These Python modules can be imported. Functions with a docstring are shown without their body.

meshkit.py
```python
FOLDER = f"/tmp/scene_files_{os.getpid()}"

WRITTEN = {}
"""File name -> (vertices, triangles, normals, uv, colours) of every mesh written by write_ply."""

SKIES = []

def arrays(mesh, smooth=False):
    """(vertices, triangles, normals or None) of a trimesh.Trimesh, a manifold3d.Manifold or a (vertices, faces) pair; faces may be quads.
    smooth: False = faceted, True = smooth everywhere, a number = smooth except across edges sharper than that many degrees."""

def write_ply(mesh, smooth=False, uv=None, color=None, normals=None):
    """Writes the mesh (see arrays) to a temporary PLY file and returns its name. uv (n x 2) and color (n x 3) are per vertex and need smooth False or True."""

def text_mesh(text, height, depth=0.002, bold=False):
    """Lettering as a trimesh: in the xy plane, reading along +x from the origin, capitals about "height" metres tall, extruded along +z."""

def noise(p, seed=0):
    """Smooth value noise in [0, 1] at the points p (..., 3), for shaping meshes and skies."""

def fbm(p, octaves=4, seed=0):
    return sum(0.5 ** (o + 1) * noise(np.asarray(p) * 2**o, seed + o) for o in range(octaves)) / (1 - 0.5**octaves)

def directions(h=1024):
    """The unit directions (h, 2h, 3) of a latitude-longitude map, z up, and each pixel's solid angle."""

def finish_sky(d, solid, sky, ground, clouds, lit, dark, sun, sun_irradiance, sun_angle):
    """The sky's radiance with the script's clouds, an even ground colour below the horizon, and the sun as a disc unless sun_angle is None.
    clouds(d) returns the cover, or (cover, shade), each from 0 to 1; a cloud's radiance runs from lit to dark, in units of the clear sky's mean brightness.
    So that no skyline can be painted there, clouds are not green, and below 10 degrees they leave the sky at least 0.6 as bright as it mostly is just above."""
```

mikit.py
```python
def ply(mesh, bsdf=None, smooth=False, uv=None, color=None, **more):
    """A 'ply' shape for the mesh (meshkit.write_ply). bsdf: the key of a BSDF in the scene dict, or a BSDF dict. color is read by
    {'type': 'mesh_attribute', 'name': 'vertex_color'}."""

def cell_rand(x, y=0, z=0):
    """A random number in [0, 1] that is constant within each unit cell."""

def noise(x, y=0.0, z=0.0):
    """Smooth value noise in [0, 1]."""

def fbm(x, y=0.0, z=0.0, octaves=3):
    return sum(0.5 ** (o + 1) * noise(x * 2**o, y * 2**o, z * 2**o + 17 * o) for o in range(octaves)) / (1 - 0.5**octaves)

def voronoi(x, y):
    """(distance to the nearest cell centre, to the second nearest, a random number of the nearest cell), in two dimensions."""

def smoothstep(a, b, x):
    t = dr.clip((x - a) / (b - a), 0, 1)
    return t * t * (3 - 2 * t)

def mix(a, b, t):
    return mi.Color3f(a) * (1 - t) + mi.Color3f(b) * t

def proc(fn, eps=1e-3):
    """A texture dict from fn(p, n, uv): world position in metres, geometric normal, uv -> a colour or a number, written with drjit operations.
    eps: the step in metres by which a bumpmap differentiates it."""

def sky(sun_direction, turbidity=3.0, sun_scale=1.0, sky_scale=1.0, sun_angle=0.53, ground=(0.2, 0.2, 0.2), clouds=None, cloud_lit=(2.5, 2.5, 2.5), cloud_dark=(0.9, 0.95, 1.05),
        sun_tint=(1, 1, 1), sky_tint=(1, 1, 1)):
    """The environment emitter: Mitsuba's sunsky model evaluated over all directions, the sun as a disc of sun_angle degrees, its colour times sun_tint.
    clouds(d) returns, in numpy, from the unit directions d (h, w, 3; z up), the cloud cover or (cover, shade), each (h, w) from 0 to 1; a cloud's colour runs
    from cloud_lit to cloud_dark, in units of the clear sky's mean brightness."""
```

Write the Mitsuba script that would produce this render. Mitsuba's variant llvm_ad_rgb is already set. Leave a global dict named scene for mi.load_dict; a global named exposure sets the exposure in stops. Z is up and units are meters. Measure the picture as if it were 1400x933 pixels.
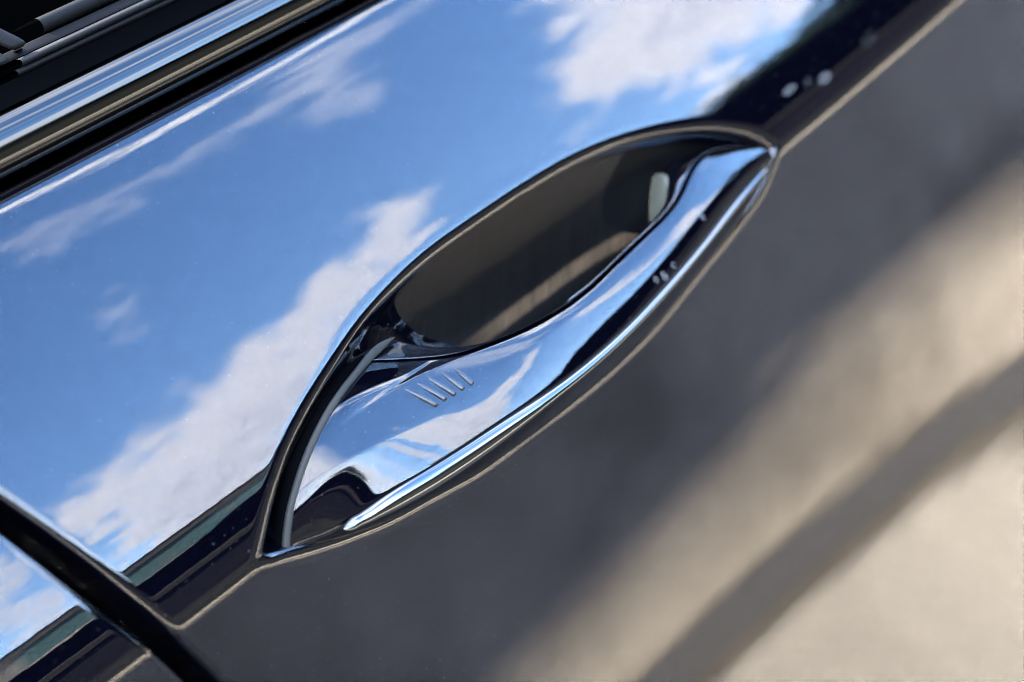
import math, numpy as np, trimesh, mitsuba as mi, mikit, meshkit, drjit as dr
from mikit import proc, fbm, noise, cell_rand, smoothstep, mix
from shapely.geometry import Polygon
from scipy.interpolate import PchipInterpolator, RectBivariateSpline
from scipy.ndimage import gaussian_filter, gaussian_filter1d, distance_transform_edt
scene, labels = {}, {}
T = mi.ScalarTransform4f

# ---------------------------------------------------------------- camera, sky, exposure
EYE, FWD, UP = (-.3514, -.4071, 1.0651), (.63966, .74001, -.20791), (0.46375, -0.15582, 0.87215)
scene['camera'] = {'type': 'thinlens', 'fov': 32.52, 'fov_axis': 'x', 'near_clip': .02, 'far_clip': 3000., 'aperture_radius': .0041, 'focus_distance': .520,
                   'to_world': T().look_at(origin=list(EYE), target=[a+b for a, b in zip(EYE, FWD)], up=list(UP))}
exposure = 5.08
SUN = (-.20, .535, .82)
PUFFS = [(43.2, 23.4, 1.02, 1.6, 1.4, 0.5), (41.7, 22.6, 0.96, 1.5, 1.4, 0.5), (40.1, 21.9, 0.94, 1.53, 1.4, 0.5), (38.1, 22.7, 0.93, 1.52, 1.4, 0.5), (38.6, 21.1, 0.93, 1.68, 1.4, 0.5), (36.6, 21.9, 0.92, 1.63, 1.4, 0.5), (37.1, 20.1, 0.94, 1.93, 1.4, 0.5), (34.5, 22.7, 0.9, 1.59, 1.4, 0.5), (35.1, 21, 0.92, 1.85, 1.4, 0.5), (35.6, 18.9, 0.96, 2.32, 1.4, 0.5), (33.1, 21.8, 0.9, 1.78, 1.4, 0.5), (33.6, 19.8, 0.93, 2.17, 1.4, 0.5), (34.1, 17.3, 1.03, 3.34, 1.4, 0.5), (31, 22.6, 0.88, 1.72, 1.4, 0.5), (31.6, 20.7, 0.9, 2.06, 1.4, 0.5), (32.1, 18.4, 0.98, 3, 1.4, 0.5), (32.5, 15, 1.01, 4.11, 1.4, 0.5), (29.6, 21.5, 0.88, 1.97, 1.4, 0.5), (30.2, 19.3, 0.93, 2.63, 1.4, 0.5), (30.6, 16.2, 0.99, 3.87, 1.4, 0.5), (31, 12.2, 0.93, 4.5, 1.4, 0.5), (28.2, 20.2, 0.88, 2.35, 1.4, 0.5), (28.7, 17.4, 0.96, 3.6, 1.4, 0.5), (29.1, 13.6, 0.93, 4.38, 1.4, 0.5), (29.6, 9.3, 0.83, 4.54, 1.4, 0.5), (26.3, 21, 0.85, 2.19, 1.4, 0.5), (26.8, 18.5, 0.92, 3.31, 1.4, 0.5), (27.2, 14.9, 0.92, 4.22, 1.4, 0.5), (27.7, 10.7, 0.84, 4.54, 1.4, 0.5), (28.3, 6.3, 0.76, 5, 1.4, 0.5), (24.3, 21.8, 0.82, 2.09, 1.4, 0.5), (24.9, 19.5, 0.88, 3, 1.4, 0.5), (25.3, 16.2, 0.9, 4.03, 1.4, 0.5), (25.8, 12.1, 0.84, 4.5, 1.4, 0.5), (26.4, 7.8, 0.77, 4.77, 1.4, 0.5), (27.1, 2.9, 0.71, 5, 1.4, 0.5), (23.9, 13.4, 0.84, 4.41, 1.4, 0.5), (24.5, 9.1, 0.77, 4.52, 1.4, 0.5), (25.2, 4.5, 0.72, 5, 1.4, 0.5), (33.5, 16.4, 0.99, 3.52, 1.15, 0.9), (31.7, 17.5, 0.95, 3.25, 1.15, 0.9), (32, 14, 0.94, 4.08, 1.15, 0.9), (30.2, 15.3, 0.93, 3.91, 1.15, 0.9), (30.6, 11.3, 0.85, 4.33, 1.15, 0.9), (28.8, 12.7, 0.86, 4.26, 1.15, 0.9), (29.3, 8.5, 0.77, 4.38, 1.15, 0.9), (27, 13.9, 0.86, 4.15, 1.15, 0.9), (27.5, 9.9, 0.78, 4.31, 1.15, 0.9), (28.1, 5.5, 0.72, 4.94, 1.15, 0.9), (25.7, 11.2, 0.78, 4.3, 1.15, 0.9), (26.2, 7, 0.72, 4.7, 1.15, 0.9), (57.2, 40.5, 4.3, 3.34, 0.42, 0), (55.3, 41.3, 4.06, 3.26, 0.42, 0), (53.6, 38.7, 2.26, 2.04, 0.42, 0), (52.9, 36.8, 1.74, 1.69, 0.42, 0), (51.8, 39.5, 2.2, 2.05, 0.42, 0), (51.1, 37.6, 1.71, 1.69, 0.42, 0), (50.8, 35.9, 1.4, 1.44, 0.42, 0), (50.7, 34.4, 1.23, 1.3, 0.42, 0), (50, 40.3, 2.15, 2.05, 0.42, 0), (49, 35.2, 1.22, 1.32, 0.42, 0), (49, 33.8, 1.16, 1.29, 0.42, 0), (48.2, 41.1, 2.09, 2.05, 0.42, 0), (46.4, 41.8, 2.03, 2.04, 0.42, 0), (44.5, 42.5, 1.96, 2.04, 0.42, 0), (42.6, 43.1, 1.89, 2.03, 0.42, 0), (42.3, 41.3, 1.53, 1.71, 0.42, 0), (41.5, 45.9, 2.46, 2.57, 0.42, 0), (40.8, 43.8, 1.82, 2.02, 0.42, 0), (40.4, 41.9, 1.48, 1.7, 0.42, 0), (39.5, 46.5, 2.3, 2.49, 0.42, 0), (38.9, 44.4, 1.75, 2.01, 0.42, 0), (38.6, 42.5, 1.44, 1.7, 0.42, 0), (59.3, 42.5, 5, 3.39, 0.55, 0), (55.1, 40.3, 2.8, 2.33, 0.55, 0), (54, 38.4, 1.81, 1.64, 0.55, 0), (52.5, 39, 1.78, 1.64, 0.55, 0), (52, 37.5, 1.44, 1.4, 0.55, 0), (51.6, 36.1, 1.21, 1.22, 0.55, 0), (50.1, 35.5, 1.05, 1.11, 0.55, 0), (50, 34.3, 0.97, 1.05, 0.55, 0), (34.8, 34.3, 0.76, 1.16, 0.5, 0), (33.9, 32.5, 0.71, 1.13, 0.5, 0), (33.1, 30.7, 0.66, 1.11, 0.5, 0), (61.8, 17.4, 1.14, 1.55, 1.7, 0.5), (62.2, 15.7, 1.03, 1.37, 1.7, 0.5), (62.6, 14, 1.04, 1.5, 1.7, 0.5), (59.4, 28.1, 1.56, 1.6, 1.7, 0.5), (59.3, 26.2, 1.55, 1.74, 1.7, 0.5), (59.2, 24.2, 1.42, 1.68, 1.7, 0.5), (59.3, 22.3, 1.31, 1.65, 1.7, 0.5), (59.5, 20.4, 1.23, 1.62, 1.7, 0.5), (59.7, 18.6, 1.16, 1.61, 1.7, 0.5), (60.1, 16.8, 1.04, 1.41, 1.7, 0.5), (60.5, 15.2, 1.02, 1.45, 1.7, 0.5), (57.2, 25.4, 1.43, 1.72, 1.7, 0.5), (57.3, 23.5, 1.32, 1.67, 1.7, 0.5), (57.4, 21.6, 1.24, 1.65, 1.7, 0.5), (57.7, 19.7, 1.17, 1.64, 1.7, 0.5), (58, 17.9, 1.06, 1.46, 1.7, 0.5), (58.5, 16.3, 1.01, 1.42, 1.7, 0.5), (58.9, 14.5, 1.04, 1.68, 1.7, 0.5), (55.4, 22.8, 1.24, 1.67, 1.7, 0.5), (55.6, 20.9, 1.18, 1.66, 1.7, 0.5), (55.9, 19.1, 1.07, 1.52, 1.7, 0.5), (56.4, 17.4, 1.01, 1.42, 1.7, 0.5), (56.9, 15.7, 1.02, 1.6, 1.7, 0.5), (53.6, 22, 1.18, 1.68, 1.7, 0.5), (53.9, 20.2, 1.09, 1.58, 1.7, 0.5), (54.3, 18.5, 1.01, 1.43, 1.7, 0.5), (54.8, 16.8, 1.01, 1.54, 1.7, 0.5), (52.2, 19.5, 1.01, 1.46, 1.7, 0.5), (60.4, 19.8, 1.31, 1.72, 1.2, 0.9), (60.6, 17.8, 1.21, 1.66, 1.2, 0.9), (58, 23.1, 1.41, 1.78, 1.2, 0.9), (58.2, 21, 1.32, 1.75, 1.2, 0.9), (58.4, 19, 1.24, 1.74, 1.2, 0.9), (58.8, 17.2, 1.11, 1.51, 1.2, 0.9), (56.2, 20.3, 1.25, 1.77, 1.2, 0.9), (56.6, 18.4, 1.12, 1.56, 1.2, 0.9), (54.2, 13.9, 0.6, 1.34, 1.1, 0), (54.3, 12.3, 0.66, 1.79, 1.1, 0), (54.3, 10.4, 0.65, 2.11, 1.1, 0), (53.3, 11.2, 0.66, 2.03, 1.1, 0), (51.2, 19, 0.6, 0.63, 1.3, 0), (50.5, 18.7, 0.6, 0.64, 1.3, 0), (62.8, 39.5, 4.05, 2.67, 0.35, 0), (61.5, 40.1, 3.92, 2.65, 0.35, 0), (59.3, 37.8, 2.45, 1.93, 0.35, 0), (20.2, 21.9, 0.78, 2.15, 1, 0.6), (20.7, 19.6, 0.82, 3.16, 1, 0.6), (19.4, 17.3, 0.81, 3.86, 1, 0.6), (19.9, 13.4, 0.77, 4.38, 1, 0.6), (20.5, 9.2, 0.72, 4.48, 1, 0.6), (18.2, 14.6, 0.76, 4.26, 1, 0.6), (18.7, 10.5, 0.71, 4.41, 1, 0.6), (19.4, 6.1, 0.68, 5, 1, 0.6), (20.2, 1.2, 0.66, 5, 1, 0.6), (57.8, 58.1, 4.5, 1.9, 1.1, 0), (57.2, 54.8, 4.5, 1.9, 1.1, 0), (57, 51.4, 4.5, 1.9, 1.1, 0), (60.5, 49.8, 4.5, 1.9, 1.1, 0), (64.7, 48.4, 4.5, 1.9, 1.1, 0), (70, 47.3, 4.5, 1.9, 1.1, 0), (75.3, 46.5, 4.5, 1.9, 1.1, 0)]
def clouds(d):
    az = np.degrees(np.arctan2(d[..., 0], -d[..., 1])); el = np.degrees(np.arcsin(np.clip(d[..., 2], -1, 1)))
    zen = np.cos(np.radians(el))
    P = np.stack([d[..., 0], d[..., 1], d[..., 2]], -1)
    big, fine, thin = meshkit.fbm(P*7, 5, 3), meshkit.fbm(P*22, 5, 8), meshkit.fbm(P*60, 3, 9)
    here = np.clip((1-np.abs((az-48)/42))*5, 0, 1)*np.clip((66-el)/5, 0, 1)
    wa, we = az+5*(fine-.5)+3*(thin-.5), el+5*(meshkit.fbm(P*22+9, 5, 4)-.5)+3*(meshkit.fbm(P*60+9, 3, 5)-.5)
    den, shd = 0*az, 0*az
    for a, e, ra, re, w, s in PUFFS:
        k = np.exp(-((wa-a)/ra)**2-((we-e)/re)**2)
        den = np.maximum(den, w*k)+.13*w*k; shd = np.maximum(shd, s*k)
    other = np.clip((big-.36)*3.0, 0, 1)  # cover in the unseen sky, raised to whiten the ambient light
    den = den*(.62+.5*fine+.35*thin)
    c = np.clip((den-.12)/1.25, 0, 1)
    c = c*c*(3-2*c)
    return c*here+other*(1-here), np.clip(shd*here+(1-here)*np.clip((big-.58)*3, 0, 1), 0, 1)
scene['sky'] = mikit.sky(SUN, turbidity=2.6, sun_angle=7.0, clouds=clouds, sun_scale=1.3, sun_tint=(.95, 1.09, 1.27), sky_tint=(.97, 1.07, 1.16), cloud_lit=(1.95, 2.0, 2.2), cloud_dark=(1.2, 1.3, 1.65))

# ---------------------------------------------------------------- helpers
def grid_mesh(P):
    """A sheet through the points P[i, j, 3]."""
    n, m = P.shape[:2]
    i, j = np.meshgrid(np.arange(n-1), np.arange(m-1), indexing='ij')
    a = (i*m+j).ravel(); b = a+1; c = a+m; d = c+1
    return trimesh.Trimesh(P.reshape(-1, 3), np.vstack([np.c_[a, c, d], np.c_[a, d, b]]), process=False)
def put(key, mesh, bsdf, smooth=False, label=None, category=None, kind=None, group=None, **more):
    scene[key] = mikit.ply(mesh, bsdf, smooth, **more)
    e = {k: v for k, v in dict(label=label, category=category, kind=kind, group=group).items() if v}
    if e: labels[key] = e
def world(a):                                            # (x, out, z) -> world
    a = np.asarray(a, float)
    return np.stack([a[..., 0], -a[..., 1], a[..., 2]], -1)
def resample(P, n):
    P = np.asarray(P, float); t = np.r_[0, np.cumsum(np.linalg.norm(np.diff(P, axis=0), axis=1))]
    return PchipInterpolator(t/t[-1], P)(np.linspace(0, 1, n))
def box(x0, x1, y0, y1, z0, z1):
    b = trimesh.creation.box((x1-x0, y1-y0, z1-z0)); b.apply_translation(((x0+x1)/2, (y0+y1)/2, (z0+z1)/2)); return b

# ---------------------------------------------------------------- materials
def rgb(*c): return {'type': 'rgb', 'value': list(c)}
def flakes(p, n, uv):
    r = cell_rand(p.x*2500, p.y*2500, p.z*2500)
    a, b = p.x*260, p.z*260                               # dust: specks a fraction of a millimetre wide
    ca, cb = dr.floor(a), dr.floor(b)
    dd = dr.sqrt(dr.square(a-ca-.2-.6*cell_rand(ca, cb, 1))+dr.square(b-cb-.2-.6*cell_rand(ca, cb, 2)))
    dust = dr.select(cell_rand(ca, cb, 3) > .62, 1-smoothstep(.035, .075, dd/(.5+cell_rand(ca, cb, 4))), 0)
    scr = mi.Float(0)                                     # hairline scratches
    for ang, k in ((.5, 1.), (1.9, 2.), (2.6, 3.)):
        u, v = (p.x*math.cos(ang)+p.z*math.sin(ang))*34, (p.z*math.cos(ang)-p.x*math.sin(ang))*34
        cu, cv = dr.floor(u), dr.floor(v)
        off = dr.abs(v-cv-.1-.8*cell_rand(cu, cv, k)-.1*dr.square(u-cu-.5))
        ln = smoothstep(0, .3, (u-cu))*smoothstep(0, .3, 1-(u-cu))
        scr = dr.maximum(scr, dr.select(cell_rand(cu, cv, k+5) > .72, (1-smoothstep(.0015, .0045, off))*ln, 0))
    return mix(mix(mix((.0010, .0011, .0029), (.0024, .0028, .0075), smoothstep(.75, 1., r)), (.008, .008, .0085), scr), (.045, .045, .042), dust)
scene['paint'] = {'type': 'twosided', 'bsdf': {'type': 'plastic', 'diffuse_reflectance': proc(flakes), 'int_ior': 2.0, 'nonlinear': False}}
scene['gloss_black'] = {'type': 'twosided', 'bsdf': {'type': 'plastic', 'diffuse_reflectance': rgb(.003, .003, .003), 'int_ior': 1.9}}
scene['chrome'] = {'type': 'twosided', 'bsdf': {'type': 'roughconductor', 'material': 'none', 'alpha': .02, 'specular_reflectance': rgb(.105, .107, .105)}}
scene['bright_chrome'] = {'type': 'twosided', 'bsdf': {'type': 'roughconductor', 'material': 'none', 'alpha': .02, 'specular_reflectance': rgb(.25, .26, .26)}}
scene['rubber'] = {'type': 'twosided', 'bsdf': {'type': 'diffuse', 'reflectance': rgb(.0022, .0023, .0028)}}
scene['gray_rubber'] = {'type': 'twosided', 'bsdf': {'type': 'roughplastic', 'diffuse_reflectance': rgb(.078, .077, .068), 'alpha': .5, 'int_ior': 1.3}}
scene['dark_plastic'] = {'type': 'twosided', 'bsdf': {'type': 'roughplastic', 'diffuse_reflectance': rgb(.004, .004, .0045), 'alpha': .4, 'int_ior': 1.2}}
scene['flange_gray'] = {'type': 'twosided', 'bsdf': {'type': 'roughplastic', 'diffuse_reflectance': rgb(.014, .014, .014), 'alpha': .4, 'int_ior': 1.2}}
scene['lip_gray'] = {'type': 'twosided', 'bsdf': {'type': 'roughplastic', 'diffuse_reflectance': rgb(.032, .032, .032), 'alpha': .4, 'int_ior': 1.2}}
scene['pale_reflection'] = {'type': 'twosided', 'bsdf': {'type': 'roughplastic', 'diffuse_reflectance': rgb(.17, .17, .125), 'alpha': .2, 'int_ior': 1.4}}
def scuffs_and_reflection(p, n, uv):
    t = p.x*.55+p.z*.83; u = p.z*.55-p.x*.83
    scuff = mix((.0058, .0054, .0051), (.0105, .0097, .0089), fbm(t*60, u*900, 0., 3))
    zc = p.z-.9525+.06*dr.square(dr.maximum(p.x-.05, 0))*30   # tan band painted as sunlit ground mirrored along the foot of the bowl
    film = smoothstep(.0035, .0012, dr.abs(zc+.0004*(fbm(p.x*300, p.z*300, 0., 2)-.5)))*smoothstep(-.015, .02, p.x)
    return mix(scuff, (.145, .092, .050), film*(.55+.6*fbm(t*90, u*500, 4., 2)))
scene['bowl_liner'] = {'type': 'twosided', 'bsdf': {'type': 'roughplastic', 'diffuse_reflectance': proc(scuffs_and_reflection), 'int_ior': 1.35, 'alpha': .22}}
scene['cabin_dark'] = {'type': 'twosided', 'bsdf': {'type': 'diffuse', 'reflectance': rgb(.01, .01, .01)}}
scene['window'] = {'type': 'twosided', 'bsdf': {'type': 'diffuse', 'reflectance': rgb(.0006, .0006, .0006)}}

# ---------------------------------------------------------------- ground
def asphalt(p, n, uv):
    g = smoothstep(.25, .75, fbm(p.x*3.1, p.y*4.6, 0., 4)); f = fbm(p.x*18, p.y*18, 3., 3); s = noise(p.x*160, p.y*160, 1.)
    dirt = smoothstep(.03, 0., dr.abs(p.y+.745))
    return (1-.55*dirt)*mix((.095, .080, .064), (.255, .219, .175), .55*g+.3*f+.15*s)
def paving(p, n, uv):
    g = smoothstep(.25, .75, fbm(p.x*4.7+5, p.y*5.7, 0., 4)); f = fbm(p.x*12, p.y*12, 3., 3); s = noise(p.x*160, p.y*160, 1.)
    dirt = smoothstep(.03, 0., dr.minimum(dr.abs(p.y+.815), dr.abs(p.y+.745)))
    return (1-.55*dirt)*mix((.180, .159, .134), (.300, .262, .215), .5*g+.35*f+.15*s)
scene['asphalt_bsdf'] = {'type': 'diffuse', 'reflectance': proc(asphalt)}
scene['paving_bsdf'] = {'type': 'diffuse', 'reflectance': proc(paving)}
scene['gutter_bsdf'] = {'type': 'diffuse', 'reflectance': rgb(.055, .052, .050)}
KY = -.745
put('road', grid_mesh(np.array([[(x, y, 0.) for y in np.linspace(KY, 12, 12)] for x in np.linspace(-40, 40, 30)])[:, ::1]), 'asphalt_bsdf', kind='structure', label='worn tan asphalt under the car, mirrored in the lower door')
put('gutter', box(-40, 40, KY-.07, KY-.0005, -.3, -.012), 'gutter_bsdf', kind='structure', label='dark recessed gutter slot along the road edge, mirrored as a dark band')
put('pavement', box(-40, 40, -.985, KY-.0705, -.3, .004), 'paving_bsdf', kind='structure', label='pale sunlit pavement, mirrored at the bottom of the door')
scene['verge_bsdf'] = {'type': 'diffuse', 'reflectance': proc(lambda p, n, uv: mix((.008, .009, .009), (.018, .018, .017), fbm(p.x*4, p.y*4, 0., 3)))}
put('verge', box(-40, 40, -5.5, -.9855, -.3, .001), 'verge_bsdf', kind='structure', label='dark earth verge beyond the pavement, mirrored along the door crease')
put('ground', grid_mesh(np.array([[(x, y, -.31) for y in np.linspace(-1200, 1200, 9)] for x in np.linspace(-1200, 1200, 9)])), 'paving_bsdf', kind='structure')

#<<BASE
from scipy.interpolate import PchipInterpolator, CubicSpline, RectBivariateSpline
from scipy.ndimage import gaussian_filter, gaussian_filter1d
# side section of the car: arc length from the shoulder crease (m) -> how far the skin leans (degrees, + faces up)
SECTION = np.array([(-.68,-25),(-.60,-10),(-.50,2),(-.40,5),(-.30,4),(-.22,0),(-.16,-6),(-.10,-14),(-.05,-22),(-.015,-26),(-.006,-26),
                    (.0015,2),(.010,6),(.021,11.5),(.036,17),(.06,20),(.088,24),(.110,28),(.1180,33),(.1232,42),(.1268,60),(.1293,88),(.1306,108)])
_s = np.arange(SECTION[0,0], SECTION[-1,0], .0001)
_n = np.radians(PchipInterpolator(SECTION[:,0], SECTION[:,1])(_s))
_n = gaussian_filter1d(_n, 6, mode='nearest')
_z = np.cumsum(np.cos(_n))*.0001; _w = -np.cumsum(np.sin(_n))*.0001
_i0 = np.argmin(np.abs(_s)); _z -= _z[_i0]; _w -= _w[_i0]
def plan(x): return -x**2/(2*6.0)                       # the door is bowed along the car
def crease_z(x): return .9460 + .010*x + .02*x*x
def skin(x, s):                                          # (outward, height) of the plain skin
    return np.interp(s, _s, _w)+plan(x), np.interp(s, _s, _z)+crease_z(x)
def skin_out(x, z):                                      # outward position of the plain skin at (x, z)
    return np.interp(z-crease_z(x), _z, _w)+plan(x)
#BASE>>

RECESS = np.array([[-0.11578,0.94453],[-0.1127,0.94743],[-0.10952,0.95032],[-0.10626,0.95319],[-0.10284,0.95596],[-0.09924,0.95862],[-0.09549,0.96121],[-0.09157,0.9637],[-0.08747,0.96603],[-0.08314,0.96821],[-0.07866,0.97028],[-0.07407,0.97228],[-0.06933,0.97419],[-0.06447,0.97605],[-0.05952,0.9779],[-0.0545,0.97976],[-0.04937,0.98162],[-0.04413,0.98338],[-0.03872,0.98495],[-0.03314,0.98636],[-0.02745,0.98764],[-0.02163,0.98886],[-0.01567,0.98997],[-0.00963,0.9909],[-0.00352,0.99156],[0.00273,0.99193],[0.00912,0.9921],[0.01561,0.99217],[0.02216,0.99223],[0.02883,0.99227],[0.0356,0.99224],[0.04244,0.9921],[0.04935,0.99179],[0.05638,0.99137],[0.0635,0.9908],[0.07061,0.98996],[0.07767,0.9888],[0.08484,0.98744],[0.09199,0.98583],[0.09902,0.98391],[0.10608,0.98178],[0.11318,0.97946],[0.12021,0.97687],[0.12725,0.97406],[0.13437,0.97107],[0.14128,0.96766],[0.14777,0.96359],[0.15405,0.95921],[0.15966,0.95414],[0.16376,0.94848],[0.16051,0.94484],[0.15712,0.94117],[0.15324,0.93796],[0.14857,0.93536],[0.14284,0.93343],[0.1366,0.93187],[0.13044,0.93037],[0.12437,0.92891],[0.1182,0.92761],[0.11203,0.92637],[0.10595,0.92513],[0.10005,0.9238],[0.09428,0.9224],[0.08858,0.921],[0.08288,0.91968],[0.07711,0.91852],[0.07121,0.91759],[0.06517,0.91688],[0.05905,0.91635],[0.05289,0.91596],[0.04676,0.91569],[0.04061,0.91555],[0.03445,0.91553],[0.02832,0.91562],[0.02222,0.91583],[0.01612,0.91617],[0.01006,0.91656],[0.00411,0.91694],[-0.00172,0.91723],[-0.0074,0.91739],[-0.01299,0.91752],[-0.01855,0.91775],[-0.02411,0.91819],[-0.02971,0.91895],[-0.03538,0.91999],[-0.04104,0.92115],[-0.0466,0.9223],[-0.05202,0.9233],[-0.05734,0.92421],[-0.06259,0.92517],[-0.06782,0.92635],[-0.07303,0.92774],[-0.0782,0.92925],[-0.0833,0.93083],[-0.08832,0.93248],[-0.09327,0.93421],[-0.09814,0.93601],[-0.10294,0.93786],[-0.10766,0.93973],[-0.11222,0.94158]])
GAPR = np.array([[0.05202,-0.16467],[0.03768,-0.16014],[0.02308,-0.15573],[0.008,-0.15123],[-0.0096,-0.14527]])
GAPL = np.array([[0.04547,-0.16967],[0.03309,-0.16631],[0.02058,-0.16276],[0.00783,-0.1586],[-0.00619,-0.15274]])
RIDGE = np.array([[-0.09158,-0.003,0.94979],[-0.08888,-0.00212,0.95006],[-0.08618,-0.00124,0.95032],[-0.08346,-0.00039,0.95054],[-0.0807,0.00044,0.95071],[-0.0779,0.00124,0.95083],[-0.07505,0.00199,0.95089],[-0.07214,0.00269,0.95089],[-0.06917,0.00334,0.95082],[-0.06614,0.00393,0.95069],[-0.06304,0.00446,0.9505],[-0.05988,0.00494,0.95026],[-0.05665,0.00537,0.94997],[-0.05337,0.00575,0.94965],[-0.05003,0.0061,0.94932],[-0.04665,0.00642,0.94899],[-0.04323,0.00672,0.94866],[-0.03976,0.007,0.94836],[-0.03625,0.00726,0.94809],[-0.03271,0.00751,0.94787],[-0.02913,0.00774,0.94769],[-0.02551,0.00795,0.94756],[-0.02186,0.00815,0.94748],[-0.01816,0.00832,0.94744],[-0.01442,0.00847,0.94745],[-0.01064,0.0086,0.94747],[-0.0068,0.00871,0.9475],[-0.0029,0.00879,0.94751],[0.00106,0.00885,0.94748],[0.00509,0.00888,0.9474],[0.0092,0.00888,0.94725],[0.01337,0.00887,0.94703],[0.01762,0.00882,0.94675],[0.02194,0.00876,0.94642],[0.02632,0.00867,0.94606],[0.03077,0.00857,0.94571],[0.03527,0.00844,0.94539],[0.03982,0.0083,0.94513],[0.04441,0.00813,0.94495],[0.04905,0.00795,0.94486],[0.05373,0.00776,0.94486],[0.05844,0.00755,0.94495],[0.0632,0.00732,0.94512],[0.06799,0.00707,0.94537],[0.07283,0.0068,0.94568],[0.07773,0.00651,0.94605],[0.08269,0.00618,0.94646],[0.08773,0.0058,0.94691],[0.09287,0.00537,0.94739],[0.09811,0.00488,0.9479],[0.10347,0.00431,0.94842],[0.10896,0.00367,0.94894],[0.11459,0.00296,0.94944],[0.12037,0.00217,0.94986],[0.12633,0.00133,0.95016],[0.13247,0.00043,0.95028],[0.13879,-0.00052,0.95021],[0.14529,-0.00149,0.94993],[0.15192,-0.00249,0.94948],[0.15862,-0.0035,0.94894]])
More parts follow.
